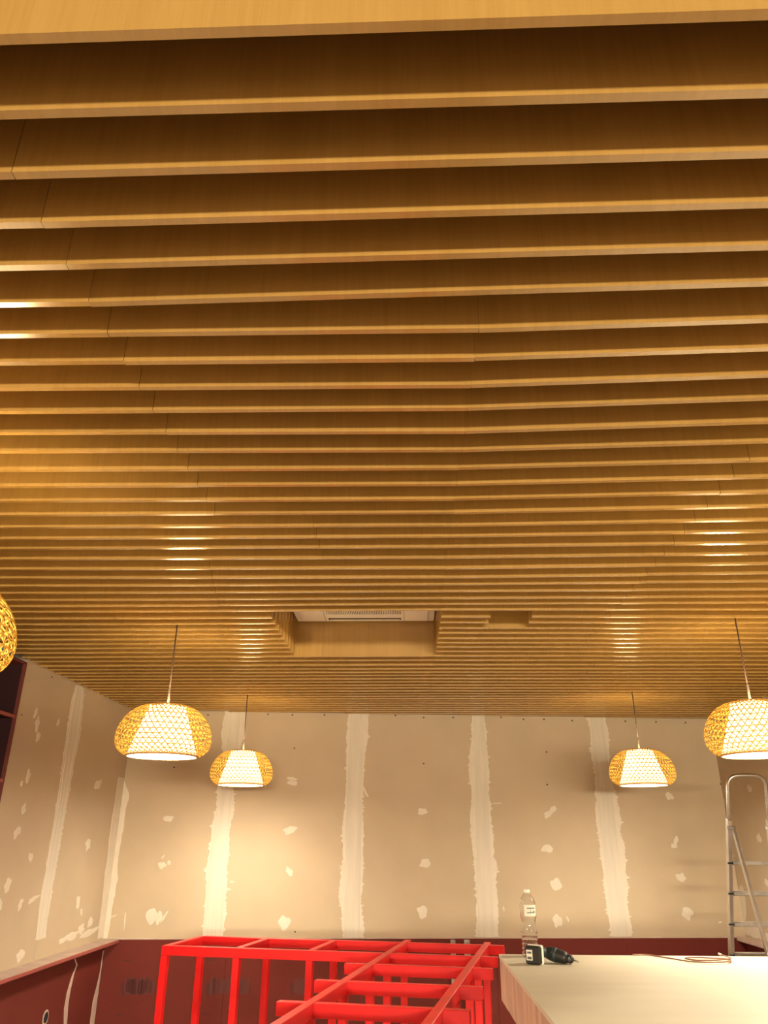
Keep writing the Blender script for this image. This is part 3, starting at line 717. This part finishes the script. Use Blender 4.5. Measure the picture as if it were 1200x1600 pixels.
bm = bmesh.new(); tube(bm, [S0 + Vector((.0, -.022, -.008)), S0 + Vector((.014, -.026, -.006)), S0 + Vector((.022, -.016, .0))], .007, 8); finish('trigger', bm, M['black'], dr, True, True)

# ------------------------------------------------------------------ loose coil of cable on the counter
pts = []
def T_(x, y, h=.0045): 
    p = at_z(x, y, TZ); return Vector((p.x, p.y, TZ + h))
c0 = T_(1107, 1501.5); 
coil = []
for x, y, h in ((989, 1493.6, .004), (1010, 1493.4, .004), (1030, 1496, .004), (1052, 1500, .005), (1075, 1504, .006), (1100, 1507, .009), (1125, 1507, .010), (1140, 1505.5, .009), (1142.5, 1503, .007), (1136, 1500.0, .005), (1110, 1498.8, .005), (1085, 1498.2, .006), (1072, 1499.5, .007), (1074, 1502.5, .011), (1090, 1505.5, .013), (1115, 1506.6, .016), (1136, 1505.2, .017), (1143, 1503.2, .016), (1140, 1500.5, .012), (1134, 1497.5, .010), (1127, 1494.8, .009)):
    coil.append(T_(x, y, h))
def smooth_path(P, sub=6):
    out = []
    for i in range(len(P) - 1):
        p = [P[max(0, min(len(P) - 1, i + k))] for k in (-1, 0, 1, 2)]
        for s_ in range(sub):
            g = s_ / sub
            out.append(0.5 * ((2 * p[1]) + (-p[0] + p[2]) * g + (2 * p[0] - 5 * p[1] + 4 * p[2] - p[3]) * g * g + (-p[0] + 3 * p[1] - 3 * p[2] + p[3]) * g ** 3))
    return out + [P[-1]]
cb = thing('cable_coil', 'thin brown cable lying in a loose loop at the far edge of the counter', 'cable', (c0.x, c0.y, TZ))
path = smooth_path(coil)
bm = bmesh.new(); tube(bm, path, .0032, 8); finish('cable', bm, M['copper'], cb, True)
bm = bmesh.new(); tube(bm, [path[-1], path[-1] + (path[-1] - path[-2]).normalized() * .03], .0050, 8); finish('cable_end', bm, M['white_plastic'], cb, True)

# ------------------------------------------------------------------ aluminium stepladder
ld = thing('stepladder', 'aluminium stepladder with a rounded top hoop standing behind the counter', 'ladder', (2.6, 6.6, 0))
def rail_l(z): return Vector((2.405 + .036 * z, 6.92 - .305 * z, z))
def rail_r(z): return Vector((2.845 - .036 * z, 6.92 - .305 * z, z))
hoop = []
zt = 2.05
n = 20; a_, b_ = rail_l(zt), rail_r(zt); mid = (a_ + b_) / 2; hw = (b_ - a_).length / 2
hoop += [rail_l(1.80), rail_l(1.95)]
for k in range(n + 1):
    t = math.pi - math.pi * k / n
    ex = 0.55; cxx = math.copysign(abs(math.cos(t)) ** ex, math.cos(t)); sz = abs(math.sin(t)) ** ex
    hoop.append(Vector((mid.x + cxx * hw, mid.y - .305 * .125 * sz, zt + .125 * sz)))
hoop += [rail_r(1.95), rail_r(1.80)]
bm = bmesh.new(); tube(bm, hoop, .0125, 10); finish('top_hoop', bm, M['alu'], ld, True)
for f in (rail_l, rail_r):
    bm = bmesh.new(); beam(bm, f(0.0), f(1.86), .028, .055, Vector((0, 1, 0)), .003); finish('rail', bm, M['alu'], ld)
pv = .03
for sgn, f in ((1, rail_l), (-1, rail_r)):
    top_ = f(1.80) + Vector((0.020 * sgn, -.035, 0)); bot = Vector((f(0).x + .055 * sgn, 5.72, 0.0))
    bm = bmesh.new(); beam(bm, bot, top_, .022, .040, Vector((0, 1, 0)), .003); finish('prop_leg', bm, M['alu'], ld)
    bm = bmesh.new(); tube(bm, [f(1.80) + Vector((-.018 * sgn, -.02, 0)), f(1.80) + Vector((.04 * sgn, -.04, 0))], .014, 10); finish('hinge_pin', bm, M['alu_dull'], ld)
    bm = bmesh.new(); b0 = f(0.0); box(bm, (b0.x - .02, b0.y - .035, 0), (b0.x + .02, b0.y + .035, .05), None, .004); finish('rubber_foot', bm, M['black'], ld)
    bm = bmesh.new(); box(bm, (bot.x - .017, bot.y - .028, 0), (bot.x + .017, bot.y + .028, .045), None, .004); finish('rubber_foot', bm, M['black'], ld)
bm = bmesh.new(); beam(bm, Vector((rail_l(0).x + .07, 5.86, .25)), Vector((rail_r(0).x - .07, 5.86, .25)), .03, .02); finish('prop_brace', bm, M['alu'], ld)
for i, zs in enumerate((1.560, 1.348, 1.136, .924, .712, .500, .288)):
    a, b = rail_l(zs), rail_r(zs)
    bm = bmesh.new(); box(bm, (a.x + .012, a.y - .045, zs - .022), (b.x - .012, a.y + .045, zs + .008), None, .003); st = finish('step', bm, M['alu_dull'], ld)
    for s_, p in ((-1, a), (1, b)):
        bm = bmesh.new(); tube(bm, [p + Vector((s_ * .024, -.028, -.008)), p + Vector((-s_ * .020, -.028, -.008))], .007, 8)
        finish('rivet', bm, M['black'], st)
bm = bmesh.new(); a, b = rail_l(1.80), rail_r(1.80)
